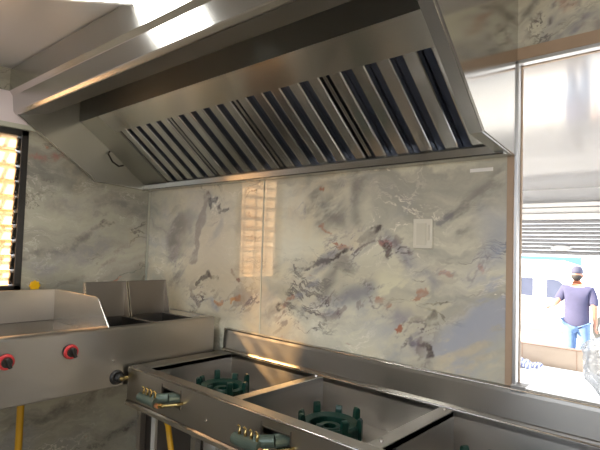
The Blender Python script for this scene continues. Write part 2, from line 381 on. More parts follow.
def print_colours(X, Z, feats):
    """the pattern printed on the marble sheet: smudges, cracks and rust flecks, plus painted warm window glow, colour + cover"""
    col = np.full(X.shape+(3,), .45); al = np.zeros(X.shape)
    w1x = (fbm(X, Z, 3., 1)-.5)*.34; w1z = (fbm(X, Z, 3., 21)-.5)*.34
    w2x = (fbm(X, Z, 9., 41, 6, .7)-.5)*.085; w2z = (fbm(X, Z, 9., 61, 6, .7)-.5)*.085
    brk = fbm(X*.8+Z*.5, Z*2.2-X*1.2, 6., 81, 6, .65)
    def ss(v): v = np.clip(v, 0, 1); return v*v*(3-2*v)
    for (ax, ay, bx, by, wd, cc, st, br) in feats:
        fine = wd < .05
        px = X+(w2x if fine else w1x); pz = Z+(w2z if fine else w1z)
        dx, dy = bx-ax, by-ay; L2 = max(dx*dx+dy*dy, 1e-6)
        h = np.clip(((px-ax)*dx+(pz-ay)*dy)/L2, 0, 1)
        dist = np.hypot(px-ax-h*dx, pz-ay-h*dy)
        if fine: wd = wd*(.55+.95*vnoise(X*25, Z*25, 7))
        m = ss((wd-dist)/(wd*(.45 if fine else 1.)))*st
        if br and fine: br = br*2.2
        if br: m = m*ss((brk-(.5-br))/(br+.08))
        na = m+al*(1-m); k = np.where(na > 1e-4, m/np.maximum(na, 1e-4), 0)[..., None]
        col = col*(1-k)+np.array(cc)*k; al = na
    # clustered fine cracks with pale lilac rims, running up to the right
    ca, sa = math.cos(.55), math.sin(.55)
    U = (X+w1x*.5)*ca+(Z+w1z*.5)*sa; V = -(X+w1x*.5)*sa+(Z+w1z*.5)*ca
    for (cx, cz, rx, rz, seed, thr, st) in crack_spots:
        g = ss(1.25-np.hypot((X+w1x*.6-cx)/rx, (Z+w1z*.6-cz)/rz))
        n = fbm(U*.8, V*2.0, 7., seed, 6, .6); rid = np.abs(n-.5)
        sel = ss((fbm(X, Z, 6., seed+9, 4)-.40)/.15)
        pale = ss((.055-rid)/.05)*g*.55*sel
        dark = ss((.026-rid)/.014)*g*st*sel
        blob = ss((fbm(U, V*2.4, 12., seed+31, 5, .6)-.60)/.05)*g*st*.8
        for m, cc in ((pale, (.60, .58, .60)), (dark, (.10, .075, .07)), (blob*.8, (.20, .15, .15))):
            na = m+al*(1-m); k = np.where(na > 1e-4, m/np.maximum(na, 1e-4), 0)[..., None]
            col = col*(1-k)+np.array(cc)*k; al = na
    return col, al
crack_spots = [(.58, 1.25, .16, .12, 3, .5, .9), (1.18, 1.22, .13, .12, 5, .5, .95), (1.50, 1.27, .22, .10, 8, .5, .85), (1.80, 1.16, .11, .09, 11, .5, .9), (1.55, 1.50, .20, .10, 14, .5, .7),
               (.64, 1.70, .11, .10, 17, .5, .85), (1.72, 1.49, .10, .09, 19, .5, .8), (1.40, 1.72, .20, .08, 23, .5, .5), (.88, 1.26, .18, .09, 27, .5, .7), (1.95, 1.45, .16, .14, 29, .5, .35), (.32, 1.35, .16, .2, 33, .5, .45), (2.30, 2.25, .3, .10, 37, .5, .8)]
def print_sheet(bm, xs, zs):
    return [[bm.verts.new((x, 0, z)) for z in zs] for x in xs]
w = MB()
# the printed sheet carries its pattern per vertex, so its face is a fine grid
xs = np.linspace(-.0, OX0, 481); zs = np.linspace(.95, 1.85, 202)
lay = w.bm.verts.layers.float_color.new('print')
Xg, Zg = np.meshgrid(xs, zs, indexing='ij')
pc, pa = print_colours(Xg, Zg, back_feats)
gv = print_sheet(w.bm, xs, zs)
for i in range(len(xs)):
    for j in range(len(zs)): gv[i][j][lay] = (*pc[i, j], pa[i, j])
for i in range(len(xs)-1):
    for j in range(len(zs)-1): w.bm.faces.new((gv[i][j], gv[i+1][j], gv[i+1][j+1], gv[i][j+1]))
xs2 = np.linspace(OX0, 2.75, 61); zs2 = np.linspace(OZ1, CEIL, 27)
Xg, Zg = np.meshgrid(xs2, zs2, indexing='ij'); pc, pa = print_colours(Xg, Zg, back_feats)
gv = print_sheet(w.bm, xs2, zs2)
for i in range(len(xs2)):
    for j in range(len(zs2)): gv[i][j][lay] = (*pc[i, j], pa[i, j])
for i in range(len(xs2)-1):
    for j in range(len(zs2)-1): w.bm.faces.new((gv[i][j], gv[i+1][j], gv[i+1][j+1], gv[i][j+1]))
w.box(-.06, OX0, .0, WT, 0, .95); w.box(-.06, OX0, .0, WT, 1.85, CEIL); w.box(-.06, OX0, .002, WT, .95, 1.85)
w.box(OX0, 2.75, .002, WT, OZ1, CEIL); w.box(2.75, OX1, 0, WT, OZ1, CEIL)
w.box(OX0, OX1, 0, WT, 0, OZ0); w.box(OX1, XR+.06, 0, WT, 0, CEIL)
struct(w.build('wall_back', M['marble_back']))
WY0, WY1, WZ0, WZ1 = -1.16, -.70, 1.235, 2.04         # louvre window in the left wall
w = MB()
w.box(-.06, 0, WY1, 0, 0, CEIL); w.box(-.06, 0, YF, WY0, 0, CEIL); w.box(-.06, 0, WY0, WY1, 0, WZ0); w.box(-.06, 0, WY0, WY1, WZ1, CEIL)
struct(w.build('wall_left', M['marble_left']))
struct(MB().box(XR, XR+.06, YF, 0, 0, CEIL).build('wall_right', M['plaster']))
# front wall behind the camera with an unseen hatch added to let in fill light
FH = (1.3, 3.8, 1.12, 2.22)
w = MB(); w.box(-.06, FH[0], YF-.06, YF, 0, CEIL); w.box(FH[1], XR+.06, YF-.06, YF, 0, CEIL); w.box(FH[0], FH[1], YF-.06, YF, 0, FH[2]); w.box(FH[0], FH[1], YF-.06, YF, FH[3], CEIL)
struct(w.build('wall_front', M['plaster']))
struct(MB().box(-.06, XR+.06, YF-.06, WT, -.05, 0).build('floor', M['floor']))
struct(MB().box(-.06, XR+.06, YF-.06, WT, CEIL, CEIL+.05).build('ceiling', M['ceiling_pvc']))
M['asphalt'] = plain('asphalt', (.16, .155, .15), .8, 0, .2, 2)
struct(MB().box(-40, 40, -60, YF-.3, -.5, -.44).build('street_ground', M['asphalt']))
# pale bead in the corner, seam between the back panels
struct(MB().box(0, .010, -.010, 0, 0, 1.80, bev=.003).build('trim_1', M['caulk']))
struct(MB().box(1.003, 1.010, -.0022, 0, .9, 1.81).build('trim_2', M['caulk']))
# opening lining: tan edge strip, aluminium channel, tan stop
t = MB(); t.box(OX0-.022, OX0, -.004, .004, OZ0, OZ1+.04); t.box(OX0-.022, OX1+.02, -.004, .004, OZ1, OZ1+.04)
t.box(OX0, OX0+.006, WT-.012, WT+.003, OZ0, OZ1); t.box(OX0, OX1, WT-.012, WT+.003, OZ1-.006, OZ1)
struct(t.build('trim_3', M['wood_edge']))
t = MB(); t.box(OX0, OX0+.004, .004, WT-.012, OZ0, OZ1); t.box(OX0, OX1, .004, WT-.012, OZ1-.004, OZ1)
t.box(OX0, OX0+.012, -.008, .008, OZ0, OZ1); t.box(OX0, OX1, -.008, .008, OZ1-.012, OZ1); t.box(OX0, OX1, 0, WT, OZ0, OZ0+.01)
t.box(OX0, OX0+.045, -.02, .03, OZ0, OZ0+.035)
struct(t.build('trim_4', M['aluminium'], bev=.002))
# painted lintel above the window, small grey head strip
struct(MB().box(0, .012, YF, WY1+.03, WZ1+.028, 2.222).build('trim_5', M['pink_white'], bev=.003))
struct(MB().box(0, .016, WY0-.03, WY1+.05, WZ1+.004, WZ1+.028).build('trim_6', M['caulk'], bev=.003))
# window
f = MB(); fw = .034
f.box(-.05, .012, WY1-fw, WY1, WZ0, WZ1); f.box(-.05, .012, WY0, WY0+fw, WZ0, WZ1); f.box(-.05, .012, WY0, WY1, WZ1-.03, WZ1); f.box(-.05, .012, WY0, WY1, WZ0, WZ0+.03)
win = struct(f.build('window_1', M['black_frame'], bev=.003))
NS = 10; pit = (WZ1-WZ0-.06)/NS
for side in (WY1-fw-.007, WY0+fw+.007):
    c = MB()
    for k in range(NS):
        z = WZ0+.03+pit*(k+.5); c.box(-.034, -.004, side-.006, side+.006, z-.030, z+.030, Matrix.Rotation(.35, 3, 'Y'))
        c.ball((-.003, side, z-.02), .0055, seg=8)
    c.build('louvre_clip_rail', M['black_frame'], win)
p = MB()
for k in range(NS):
    z = WZ0+.03+pit*(k+.5); p.box(-.0225, -.0185, WY0+fw+.012, WY1-fw-.012, z-pit*.54, z+pit*.54, Matrix.Rotation(.28, 3, 'Y'))
p.build('louvre_glass', M['amber'], win)
b = MB()
for k in range(1, 4): b.box(-.056, -.046, WY0+.115*k-.006, WY0+.115*k+.006, WZ0, WZ1)
for k in range(1, 10): b.box(-.058, -.050, WY0, WY1, WZ0+.0805*k-.007, WZ0+.0805*k+.007)
b.build('window_bars', M['black_frame'], win)

# ceiling lamp just in front of the hood
LCX, LCY, LW, LL = 1.065, -1.0, .105, .24
lt = thing('ceiling_light', 'flat oblong ceiling light in front of the steel hood fascia', 'ceiling light', (LCX, LCY, CEIL))
f = MB(); e = .015
for (a, b, c, d) in ((-LL-e, LL+e, -LW-e, -LW), (-LL-e, LL+e, LW, LW+e), (-LL-e, -LL, -LW, LW), (LL, LL+e, -LW, LW)):
    f.box(LCX+a, LCX+b, LCY+c, LCY+d, CEIL-.022, CEIL-.0005)
f.build('frame', M['beam'], lt)
MB().box(LCX-LL, LCX+LL, LCY-LW, LCY+LW, CEIL-.016, CEIL-.004).build('diffuser', M['lamp'], lt)
lt.rotation_euler = (0, 0, math.radians(46))

# ------------------------------------------------------------------ range hood
hood = thing('range_hood', 'long stainless steel wall hood with slanted baffle filters', 'range hood', (1.08, 0, 1.81))
HX0, HX1 = .012, 2.152; TP = .045
TP = .048
MB().sheet([(-.800, CEIL-.006), (-.800, 2.222)], HX0, HX1, .006, TP).build('upper_fascia', M['steel_hood'], hood)
MB().sheet([(-.800, 2.222), (-.797, 2.218), (-.787, 2.204), (-.785, 2.199)], HX0, HX1, .005, TP).build('step_moulding', M['steel_edge'], hood)
MB().sheet([(-.785, 2.199), (-.778, 2.126)], HX0, HX1, .005, TP-.008).build('lower_fascia', M['steel_hood'], hood)
MB().sheet([(-.778, 2.126), (-.776, 2.121), (-.766, 2.110), (-.760, 2.108)], HX0, HX1, .005, TP-.016).build('front_lip', M['steel_edge'], hood)
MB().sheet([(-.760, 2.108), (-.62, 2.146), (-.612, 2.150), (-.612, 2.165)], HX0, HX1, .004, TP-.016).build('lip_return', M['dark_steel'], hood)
MB().sheet([(-.46, CEIL-.01), (-.46, 2.134)], HX0+.02, HX1-.02, .005).build('plenum_panel', M['steel_inner'], hood)
MB().sheet([(-.46, 2.134), (-.358, 2.070)], .235, HX1-.02, .006).build('baffle_panel', M['steel_baffle'], hood)
MB().sheet([(-.455, 2.140), (-.36, 2.074), (-.05, 1.834)], HX0+.015, .262, .006).build('filler_panel', M['steel_inner'], hood)
MB().box(HX0+.012, HX1-.012, -.066, -.002, 1.806, 1.812).box(HX0+.012, HX1-.012, -.066, -.060, 1.806, 1.836).box(HX0+.012, HX1-.012, -.060, -.040, 1.826, 1.832).build('grease_channel', M['steel_hood'], hood, bev=.002)
L = [(-.002, 1.808), (-.345, 1.825), (-.760, 2.108), (-.785, 2.2), (-.79, CEIL-.006), (-.002, CEIL-.006)]
lp = MB().prism(L, HX0-.004, HX0+.012).build('end_panel', M['steel_inner'], hood)
MB().sheet([(-.002, 1.808), (-.345, 1.825), (-.760, 2.108)], HX0+.010, HX0+.024, .003).build('edge_hem', M['steel_edge'], lp)
MB().tube([(.034, -.285, 2.004), (.05, -.30, 1.985), (.052, -.275, 1.945), (.05, -.235, 1.925), (.034, -.20, 1.936)], .005, 6).build('wire_pull', M['black_frame'], lp)
Rr = [(-.002, 1.806), (-.262, 1.836), (-.60, 2.12), (-.70, 2.118), (-.740, 2.20), (-.742, CEIL-.006), (-.002, CEIL-.006)]
rp = MB().prism(Rr, HX1-.006, HX1+.004).build('end_panel', M['steel_end'], hood)
MB().sheet([(-.02, 1.810), (-.262, 1.836), (-.60, 2.12)], HX1-.040, HX1-.004, .003).build('edge_flange', M['steel_hood'], rp)
# baffle filters: four cassettes, C channels facing down over a second row behind
u = Vector((0, -.31, .243)).normalized(); nn = Vector((0, -.617, -.787)).normalized()   # up-slope, and out of the face
o0 = Vector((0, -.052, 1.838))
if nn.dot(u) > .02: nn = Vector((0, -u.z, u.y)).normalized()
nn = Vector((0, -u.z, u.y)) if Vector((0, -u.z, u.y)).z < 0 else Vector((0, u.z, -u.y))
FL = .396
def slab(mb, x0, x1, a0, a1, d0, d1):
    vs = []
    for d in (d0, d1):
        for (x, a) in ((x0, a0), (x1, a0), (x1, a1), (x0, a1)):
            q = o0 + u*a + nn*d; vs.append(mb.bm.verts.new((x, q.y, q.z)))
    for fc in ((0, 1, 2, 3), (7, 6, 5, 4), (0, 4, 5, 1), (1, 5, 6, 2), (2, 6, 7, 3), (3, 7, 4, 0)): mb.bm.faces.new([vs[i] for i in fc])
def channel(mb, xc, wd, a0, a1, d):
    """face strip with two rounded edges turned up behind it"""
    r = .006
    slab(mb, xc-wd/2+r, xc+wd/2-r, a0, a1, d, d-.0015)
    for s in (-1, 1):
        e = xc+s*wd/2
        for k in range(3):
            t0, t1 = k*PI/6, (k+1)*PI/6
            q = []
            for tt in (t0, t1):
                q.append((e-s*r+s*r*math.sin(tt), d-r+r*math.cos(tt)))
            vs = []
            for (x, dd) in q:
                for a in (a0, a1):
                    P = o0+u*a+nn*dd; vs.append(mb.bm.verts.new((x, P.y, P.z)))
            mb.bm.faces.new((vs[0], vs[1], vs[3], vs[2]))
        slab(mb, e-.0015*(s > 0), e+.0015*(s < 0), a0, a1, d-r, d-.026)
FX = [.268, .727, 1.186, 1.645, 2.104]
def make_filter(x0, x1):
    b = MB(); slab(b, x0+.004, x1-.004, .004, FL-.004, -.052, -.050)
    n = 5; pw = (x1-x0)/n
    for k in range(n+1):
        xc = x0+pw*k; wd = .046
        if k in (0, n): continue
        channel(b, xc, wd, .006, FL-.006, -.024)
    back = b.build('baffle_filter', M['steel_filter_shade'], hood)
    f = MB()
    for k in range(n): channel(f, x0+pw*(k+.5), .050, .008, FL-.008, .004)
    f.build('baffle_row', M['steel_filter'], back)
    g = MB(); slab(g, x0+.001, x0+.007, 0, FL, .0, -.05); slab(g, x1-.007, x1-.001, 0, FL, .0, -.05); slab(g, x0, x1, 0, .006, 0, -.05); slab(g, x0, x1, FL-.006, FL, 0, -.05)
    g.build('filter_frame', M['steel_filter'], back)
    return back
f0 = make_filter(FX[0], FX[1])
for k in range(1, 4):
    c = f0.copy(); C.objects.link(c); c.parent = hood; c.location = (FX[k]-FX[0], 0, 0)
    for ch in list(f0.children):
        d = ch.copy(); C.objects.link(d); d.parent = c

# ------------------------------------------------------------------ griddle and fryer station along the left wall
SX0, SX1, SY0, SY1 = .16, .75, -1.45, -.062
ZB, ZT = .896, 1.143
st = thing('griddle_fryer_station', 'stainless griddle and double fryer counter with red ringed knobs by the window', 'griddle', (.45, -.75, 0))
# body with open wells: front sheet, ends, back, deck pieces
b = MB()
b.prism([(SX1-.03, ZB), (SX1, ZB), (SX1, ZT-.012), (SX1-.004, ZT-.003), (SX1-.012, ZT), (SX1-.03, ZT)], SY0, SY1, 'y')
b.prism([(SX0, ZB), (SX1-.03, ZB), (SX1-.03, ZT), (SX0, ZT)], SY1-.02, SY1, 'y')
b.prism([(SX0, ZB), (SX1-.03, ZB), (SX1-.03, ZT), (SX0, ZT)], SY0, SY0+.02, 'y')
b.box(SX0, SX0+.02, SY0+.02, SY1-.02, ZB, ZT)
b.box(SX0+.02, SX1-.03, SY0+.02, SY1-.02, ZB, ZB+.01)
b.build('cabinet', M['steel_station'], st, bev=.004)
# deck: divider ribs around the two wells (x .47-.72)
WA = [(-.585, -.395), (-.375, -.175)]
dkb = MB()
dkb.box(SX0+.02, .46, -.60, SY1-.02, ZT-.02, ZT-.002)
for y0, y1 in ((-.600, -.585), (-.395, -.375), (-.175, SY1-.02)): dkb.box(.46, SX1-.03, y0, y1, ZT-.02, ZT)
dkb.build('deck', M['steel_edge'], st, bev=.002)
for y0, y1 in WA:
    wl = MB(); z0 = .93
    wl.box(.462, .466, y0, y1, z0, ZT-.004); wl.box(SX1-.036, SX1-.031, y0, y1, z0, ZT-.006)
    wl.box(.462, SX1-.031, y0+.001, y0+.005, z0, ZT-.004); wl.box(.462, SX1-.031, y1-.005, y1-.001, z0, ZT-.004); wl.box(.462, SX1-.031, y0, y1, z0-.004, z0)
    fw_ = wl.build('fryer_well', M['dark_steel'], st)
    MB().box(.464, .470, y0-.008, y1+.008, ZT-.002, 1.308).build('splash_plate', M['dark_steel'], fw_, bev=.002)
    for yw in (y0-.006, y1+.004):
        MB().prism([(.468, ZT), (.468, 1.306), (.474, 1.306), (.520, ZT+.002), (.520, ZT)], yw, yw+.0035, 'y').build('side_wing', M['steel_edge'], fw_)
# griddle
GZ = 1.108
MB().box(SX0+.02, SX1-.03, SY0+.02, -.606, GZ-.014, GZ).build('griddle_plate', M['griddle'], st)
MB().box(SX1-.060, SX1-.028, SY0+.02, -.606, GZ, ZT-.001).build('front_rail', M['steel_counter'], st, bev=.004)
MB().box(SX0+.02, SX0+.028, SY0+.0, -.600, GZ, 1.258).build('back_splash', M['steel_counter'], st, bev=.002)
MB().prism([(.188, GZ), (.188, 1.258), (.62, 1.258), (.640, 1.250), (.742, ZT), (.72, GZ)], -.606, -.600, 'y').build('side_splash', M['steel_edge'], st, bev=.0015)
MB().box(SX0+.02, SX1-.04, SY1-.016, SY1-.010, .06, ZB).build('end_shade_panel', M['dark_shade'], st)  # dark panel added to stand in for the shade under the station
def knob(y, z):
    k = MB().cyl((SX1, y, z), (SX1+.010, y, z), .0285, .0275, 28).build('control_knob', M['black'], st, bev=.002)
    MB().cyl((SX1+.010, y, z), (SX1+.020, y, z), .0290, .0250, 28).build('red_ring', M['red'], k, bev=.002)['label'] = 'red ring behind the black dial'
    d = MB().cyl((SX1+.018, y, z), (SX1+.026, y, z), .019, .018, 24)
    d.box(SX1+.022, SX1+.046, y-.0065, y+.0065, z-.019, z+.019, Matrix.Rotation(.35, 3, 'X'), .003)
    d.build('dial', M['black'], k, bev=.001)
for y, z in ((-.987, 1.063), (-.762, 1.068)): knob(y, z)
MB().cyl((SX1, -.584, 1.006), (SX1+.006, -.584, 1.006), .0055, .004, 12).build('rivet', M['steel_edge'], st)
tp = MB().cyl((SX1-.001, -.565, .935), (SX1+.014, -.565, .935), .032, .027, 24).cyl((SX1+.014, -.565, .935), (SX1+.034, -.562, .935), .019, .015, 18).build('gas_tap', M['black'], st, bev=.003)
MB().cyl((SX1+.032, -.562, .935), (SX1+.046, -.555, .935), .009, .007, 12).cyl((SX1+.012, -.545, .932), (SX1+.020, -.520, .930), .008, .008, 10).build('nozzle', M['brass'], tp)
for x, y in ((.2, SY0+.05), (.7, SY0+.05), (.2, SY1-.05), (.7, SY1-.05)):
    MB().box(x-.018, x+.018, y-.018, y+.018, 0, ZB+.002).build('leg', M['steel'], st, bev=.003)

# yellow gas pipe hanging below the griddle, valve handle on the wall
hz = MB().tube([(.38, -.80, .905), (.382, -.80, .80), (.383, -.80, .60), (.38, -.802, .40), (.36, -.80, .20), (.33, -.79, .06), (.28, -.77, .018), (.15, -.74, .016)], .0145, 10).build('gas_hose', M['yellow'], st, smooth=True)
hz['label'] = 'yellow gas hose hanging straight down under the griddle'
vt = thing('gas_valve', 'round yellow valve handle on the marble wall behind the griddle', 'valve', (.0, -.64, 1.262))
MB().cyl((-.004, -.64, 1.262), (.018, -.64, 1.262), .011, .009, 14).build('stem', M['brass'], vt)
h = MB().cyl((.018, -.64, 1.262), (.032, -.64, 1.262), .022, .020, 20)
for k in range(8): h.ball((.025, -.64+.0195*math.cos(k*PI/4), 1.262+.0195*math.sin(k*PI/4)), .0075, seg=8)
h.build('handle', M['yellow_bright'], vt, smooth=False)

# ------------------------------------------------------------------ three-burner range on the back wall
BX0, BX1, BY0, BY1 = .772, 2.60, -.526, -.004
ZR = .98
br = thing('gas_burner_range', 'stainless three burner gas range with backsplash along the marble wall', 'stove', (1.69, -.26, 0))
wells = [(.862, 1.385), (1.428, 1.932), (1.980, 2.500)]; wy0, wy1 = -.476, -.040
r = MB()
r.box(BX0, BX1, BY0+.004, wy0, ZR-.022, ZR); r.box(BX0, BX1, wy1, -.028, ZR-.022, ZR)
xs = [BX0] + [v for wv in wells for v in wv] + [BX1]
for i in range(0, 8, 2): r.box(xs[i], xs[i+1], wy0, wy1, ZR-.022, ZR)
r.build('top_rim', M['steel_counter'], br, bev=.003)
MB().cyl((BX0, BY0+.003, ZR-.004), (BX1, BY0+.003, ZR-.004), .0042, None, 10).build('front_edge', M['steel_edge'], br, smooth=True)
for x0, x1 in wells:
    v = MB(); z0 = .845
    v.box(x0-.002, x0, wy0, wy1, z0, ZR-.001); v.box(x1, x1+.002, wy0, wy1, z0, ZR-.001)
    v.box(x0, x1, wy0-.002, wy0, z0, ZR-.001); v.box(x0, x1, wy1, wy1+.002, z0, ZR-.001); v.box(x0, x1, wy0, wy1, z0-.002, z0)
    v.build('well', M['steel_well'], br)
# front apron with three slots, bottom lip
sl = [1.035, 1.585, 2.135]; SW, SZ0, SZ1 = .115, .893, .945
a = MB(); xx = BX0
for s0 in sl:
    a.box(xx, s0, BY0, BY0+.004, .845, ZR-.006); a.box(s0, s0+SW, BY0, BY0+.004, .845, SZ0); a.box(s0, s0+SW, BY0, BY0+.004, SZ1, ZR-.006); xx = s0+SW
a.box(xx, BX1, BY0, BY0+.004, .845, ZR-.006)
a.box(BX0, BX0+.004, BY0, -.004, .822, ZR-.006); a.box(BX1-.004, BX1, BY0, -.004, .822, ZR-.006)
a.build('front_apron', M['steel_counter'], br)
MB().sheet([(BY0, .842), (BY0-.006, .836), (BY0-.007, .822), (BY0+.004, .818)], BX0, BX1, .003).build('bottom_lip', M['steel_edge'], br)
MB().box(BX0+.012, BX1-.012, -.014, -.010, .16, .90).build('back_shade_sheet', M['dark_shade'], br)  # dark sheet added in place of the shade below the range
MB().box(BX0+.012, BX1-.012, BY0+.06, -.014, .16, .175).build('lower_shade_sheet', M['dark_shade'], br)  # added with the sheet behind it, to keep the space underneath dark
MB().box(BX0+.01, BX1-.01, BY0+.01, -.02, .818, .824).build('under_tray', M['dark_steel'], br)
MB().sheet([(-.034, ZR), (-.030, ZR+.008), (-.022, ZR+.012), (-.018, 1.068), (-.016, 1.082), (-.003, 1.084)], BX0+.004, BX1, .003).build('backsplash', M['steel_counter'], br)
MB().cyl((BX0+.004, -.0175, 1.0815), (BX1, -.0175, 1.0815), .0032, None, 8).cyl((BX0+.03, -.036, ZR+.001), (BX1, -.036, ZR+.001), .003, None, 8).build('bright_hem', M['steel_edge'], br, smooth=True)
for x, y in ((BX0+.16, BY0+.03), (1.70, BY0+.03), (BX1-.06, BY0+.03), (BX0+.02, -.05), (1.70, -.05), (BX1-.06, -.05)):
    g = MB(); g.box(x-.013, x+.013, y-.0015, y+.0015, 0, .82); g.box(x-.013, x-.010, y, y+.026, 0, .82)
    g.build('leg', M['grey_leg'], br)
for x, y in ((1.956, -.06), (1.956, -.44), (1.407, -.06)):
    MB().cyl((x, y, ZR), (x, y, ZR+.006), .006, .005, 6).build('bolt', M['steel_edge'], br)
MB().cyl((1.31, BY0-.001, .893), (1.31, BY0-.006, .893), .005, .004, 10).build('bolt', M['steel_edge'], br)

def burner(cx, cy):
    """cast iron ring burner: drum, inner ring, spokes, ring of upright posts, feed pipe to the front"""
    z0, zt = .852, .952
    d = MB().lathe([(.062, z0), (.098, z0), (.102, z0+.02), (.101, z0+.060), (.092, z0+.066), (.068, z0+.058)], cx, cy, 36)
    root = d.build('burner', M['green'], br, bev=.0015)
    for k in range(4):
        a_ = k*PI/2+.5; ca, sa = math.cos(a_), math.sin(a_)
        MB().cyl((cx+ca*.036, cy+sa*.036, z0+.022), (cx+ca*.07, cy+sa*.07, z0+.022), .011, None, 10).build('spoke', M['green'], root)
    for k in range(8):
        a_ = k*PI/4+.35; rot = Matrix.Rotation(a_, 3, 'Z'); q = MB()
        hgt = zt if k % 2 else zt-.012
        vs = [(.088, z0+.02), (.112, z0+.02), (.111, hgt-.006), (.107, hgt), (.098, hgt), (.094, hgt-.012)]
        q.prism(vs, -.011, .011, 'y'); bmesh.ops.rotate(q.bm, cent=(0, 0, 0), matrix=rot, verts=q.bm.verts); bmesh.ops.translate(q.bm, vec=(cx, cy, 0), verts=q.bm.verts)
        q.build('post', M['green'], root, bev=.002)
    MB().lathe([(.020, z0+.004), (.040, z0+.004), (.042, z0+.046), (.036, z0+.052), (.022, z0+.050)], cx, cy, 24).build('inner_ring', M['green'], root)
    for sgn in (-1, 1):
        MB().tube([(cx-.035+.03*sgn, cy-.05, z0+.012), (cx-.05+.03*sgn, cy-.14, z0+.014), (cx-.05+.03*sgn, BY0+.02, z0+.03)], .012, 10).build('feed_pipe', M['green_dark'], root, smooth=True)
    for k in range(3):
        a_ = k*2*PI/3+.9; MB().cyl((cx+.08*math.cos(a_), cy+.08*math.sin(a_), .845), (cx+.08*math.cos(a_), cy+.08*math.sin(a_), z0+.01), .009, None, 8).build('foot', M['green'], root)
    return root
BC = [(1.075, -.265), (1.650, -.275), (2.19, -.27)]
for cx, cy in BC: burner(cx, cy)
def manifold(s0):
    """mixer tube lying across the front with needle valves and a brass feed through the slot"""
    x0, x1 = s0-.062, s0+.050; y = BY0-.058; z = .908
    m_ = MB().cyl((x0, y, z), (x1, y, z), .0185, None, 20).cyl((x0-.005, y, z), (x0, y, z), .013, .0175, 20)
    m_.cyl((x1-.030, y+.006, z+.010), (x1+.02, BY0-.016, z+.016), .019, None, 16).cyl((x1+.018, BY0-.018, z+.016), (x1+.045, BY0+.03, z+.016), .020, None, 16)
    rt = m_.build('valve_manifold', M['manifold'], br, smooth=False)
    for k in range(4):
        xv = x0+.022+k*.026; nv = MB()
        nv.cyl((xv, y, z+.015), (xv, y, z+.027), .0055, .0055, 6).cyl((xv, y, z+.027), (xv, y+.003, z+.036), .0032, .003, 8).cyl((xv, y+.003, z+.036), (xv-.003, y-.004, z+.045), .0028, .0036, 8)
        nv.build('needle_valve', M['brass'], rt)
    MB().cyl((x1+.004, y-.004, z-.004), (x1+.018, y-.005, z-.004), .0095, .008, 12).build('end_nut', M['copper'], rt)
    MB().tube([(x1+.012, y-.004, z-.003), (x1+.035, y+.004, z-.001), (x1+.075, BY0-.02, z+.006), (x1+.085, BY0+.02, z+.008)], .0055, 8).cyl((x1+.02, y-.001, z-.003), (x1+.034, y+.004, z-.001), .0085, None, 6).build('brass_pipe', M['brass'], rt, smooth=False)
    g = MB(); X0, X1 = s0-.006, s0+SW+.006
    g.box(X0, X0+.003, BY0-.003, BY0, SZ0-.004, ZR-.02); g.box(X1-.003, X1, BY0-.003, BY0, SZ0-.004, ZR-.02); g.box(X0, X1, BY0-.003, BY0, SZ1, SZ1+.003)
    g.build('slot_flange', M['dark_steel'], rt)
for s0 in sl: manifold(s0)
hz = MB().tube([(.985, BY0+.04, .826), (1.05, BY0+.02, .800), (1.085, BY0+.01, .74), (1.10, BY0+.02, .64), (1.10, BY0+.05, .4), (1.08, -.40, .12), (1.02, -.34, .018), (.84, -.30, .016)], .011, 10).build('gas_hose', M['yellow'], br, smooth=True)
hz['label'] = 'yellow gas hose curving down beside the leg'

# ------------------------------------------------------------------ small things on the back wall
sw = thing('switch_plate', 'ivory rectangular switch plate on the marble back wall', 'switch', (1.838, 0, 1.56))
MB().box(1.800, 1.876, -.010, 0, 1.506, 1.612, bev=.003).build('plate', M['plate_white'], sw)
MB().box(1.815, 1.853, -.0125, -.009, 1.518, 1.596, bev=.001).build('insert', M['plate_mid'], sw)
MB().box(1.859, 1.866, -.0125, -.009, 1.535, 1.590, bev=.001).build('slot_strip', M['plate_mid'], sw)
tag(MB().box(2.005, 2.082, -.0012, .003, 1.766, 1.778).build('paper_sticker', M['paper']), 'small white paper strip on the wall under the right end of the hood', 'sticker')

# ------------------------------------------------------------------ outside the opening
PC = 2.19; SHY = 4.0; FZ = -.10; GZ_ = -.44
struct(MB().box(-3.6, 6.2, WT, SHY+.25, PC, PC+.08).build('porch_ceiling', M['porch_pvc']))
struct(MB().box(-3.6, 6.2, SHY+.06, SHY+.2, 1.86, PC).build('trim_7', M['porch_grey']))
bm_ = MB()
bm_.box(-3.6, 6.2, SHY-.06, SHY+.02, 1.995, 2.035); bm_.box(-3.6, 6.2, SHY-.02, SHY+.04, 1.93, 1.985); bm_.box(-3.6, 6.2, SHY-.05, SHY+.02, 1.862, 1.925)
struct(bm_.build('trim_8', M['beam'], bev=.006))
struct(MB().box(-3.6, -3.5, WT, SHY+.2, FZ, PC).build('porch_wall_left', M['beam']))
struct(MB().box(6.1, 6.2, WT, SHY+.2, FZ, PC).build('porch_wall_right', M['beam']))
struct(MB().box(-3.6, 6.2, WT, 6.05, FZ-.5, FZ).build('porch_floor', M['concrete']))
struct(MB().box(-40, 40, 6.05, 70, GZ_-.1, GZ_).build('street_ground', M['concrete']))
s = MB(); pr = []; z = 1.86; N = 9; ph = (1.86-1.50)/N
for k in range(N):
    z0 = 1.86-ph*(k+1)
    s.prism([(SHY+.03, z0+.003), (SHY+.012, z0+.004), (SHY+.004, z0+ph*.35), (SHY+.006, z0+ph*.75), (SHY+.018, z0+ph-.002), (SHY+.03, z0+ph-.002)], -3.5, 6.1)
s.box(-3.5, 6.1, SHY-.004, SHY+.034, 1.496, 1.516)
door = struct(s.build('door_1', M['shutter']))
e = MB(); ex, ez = 1.295, 1.565; pts = []
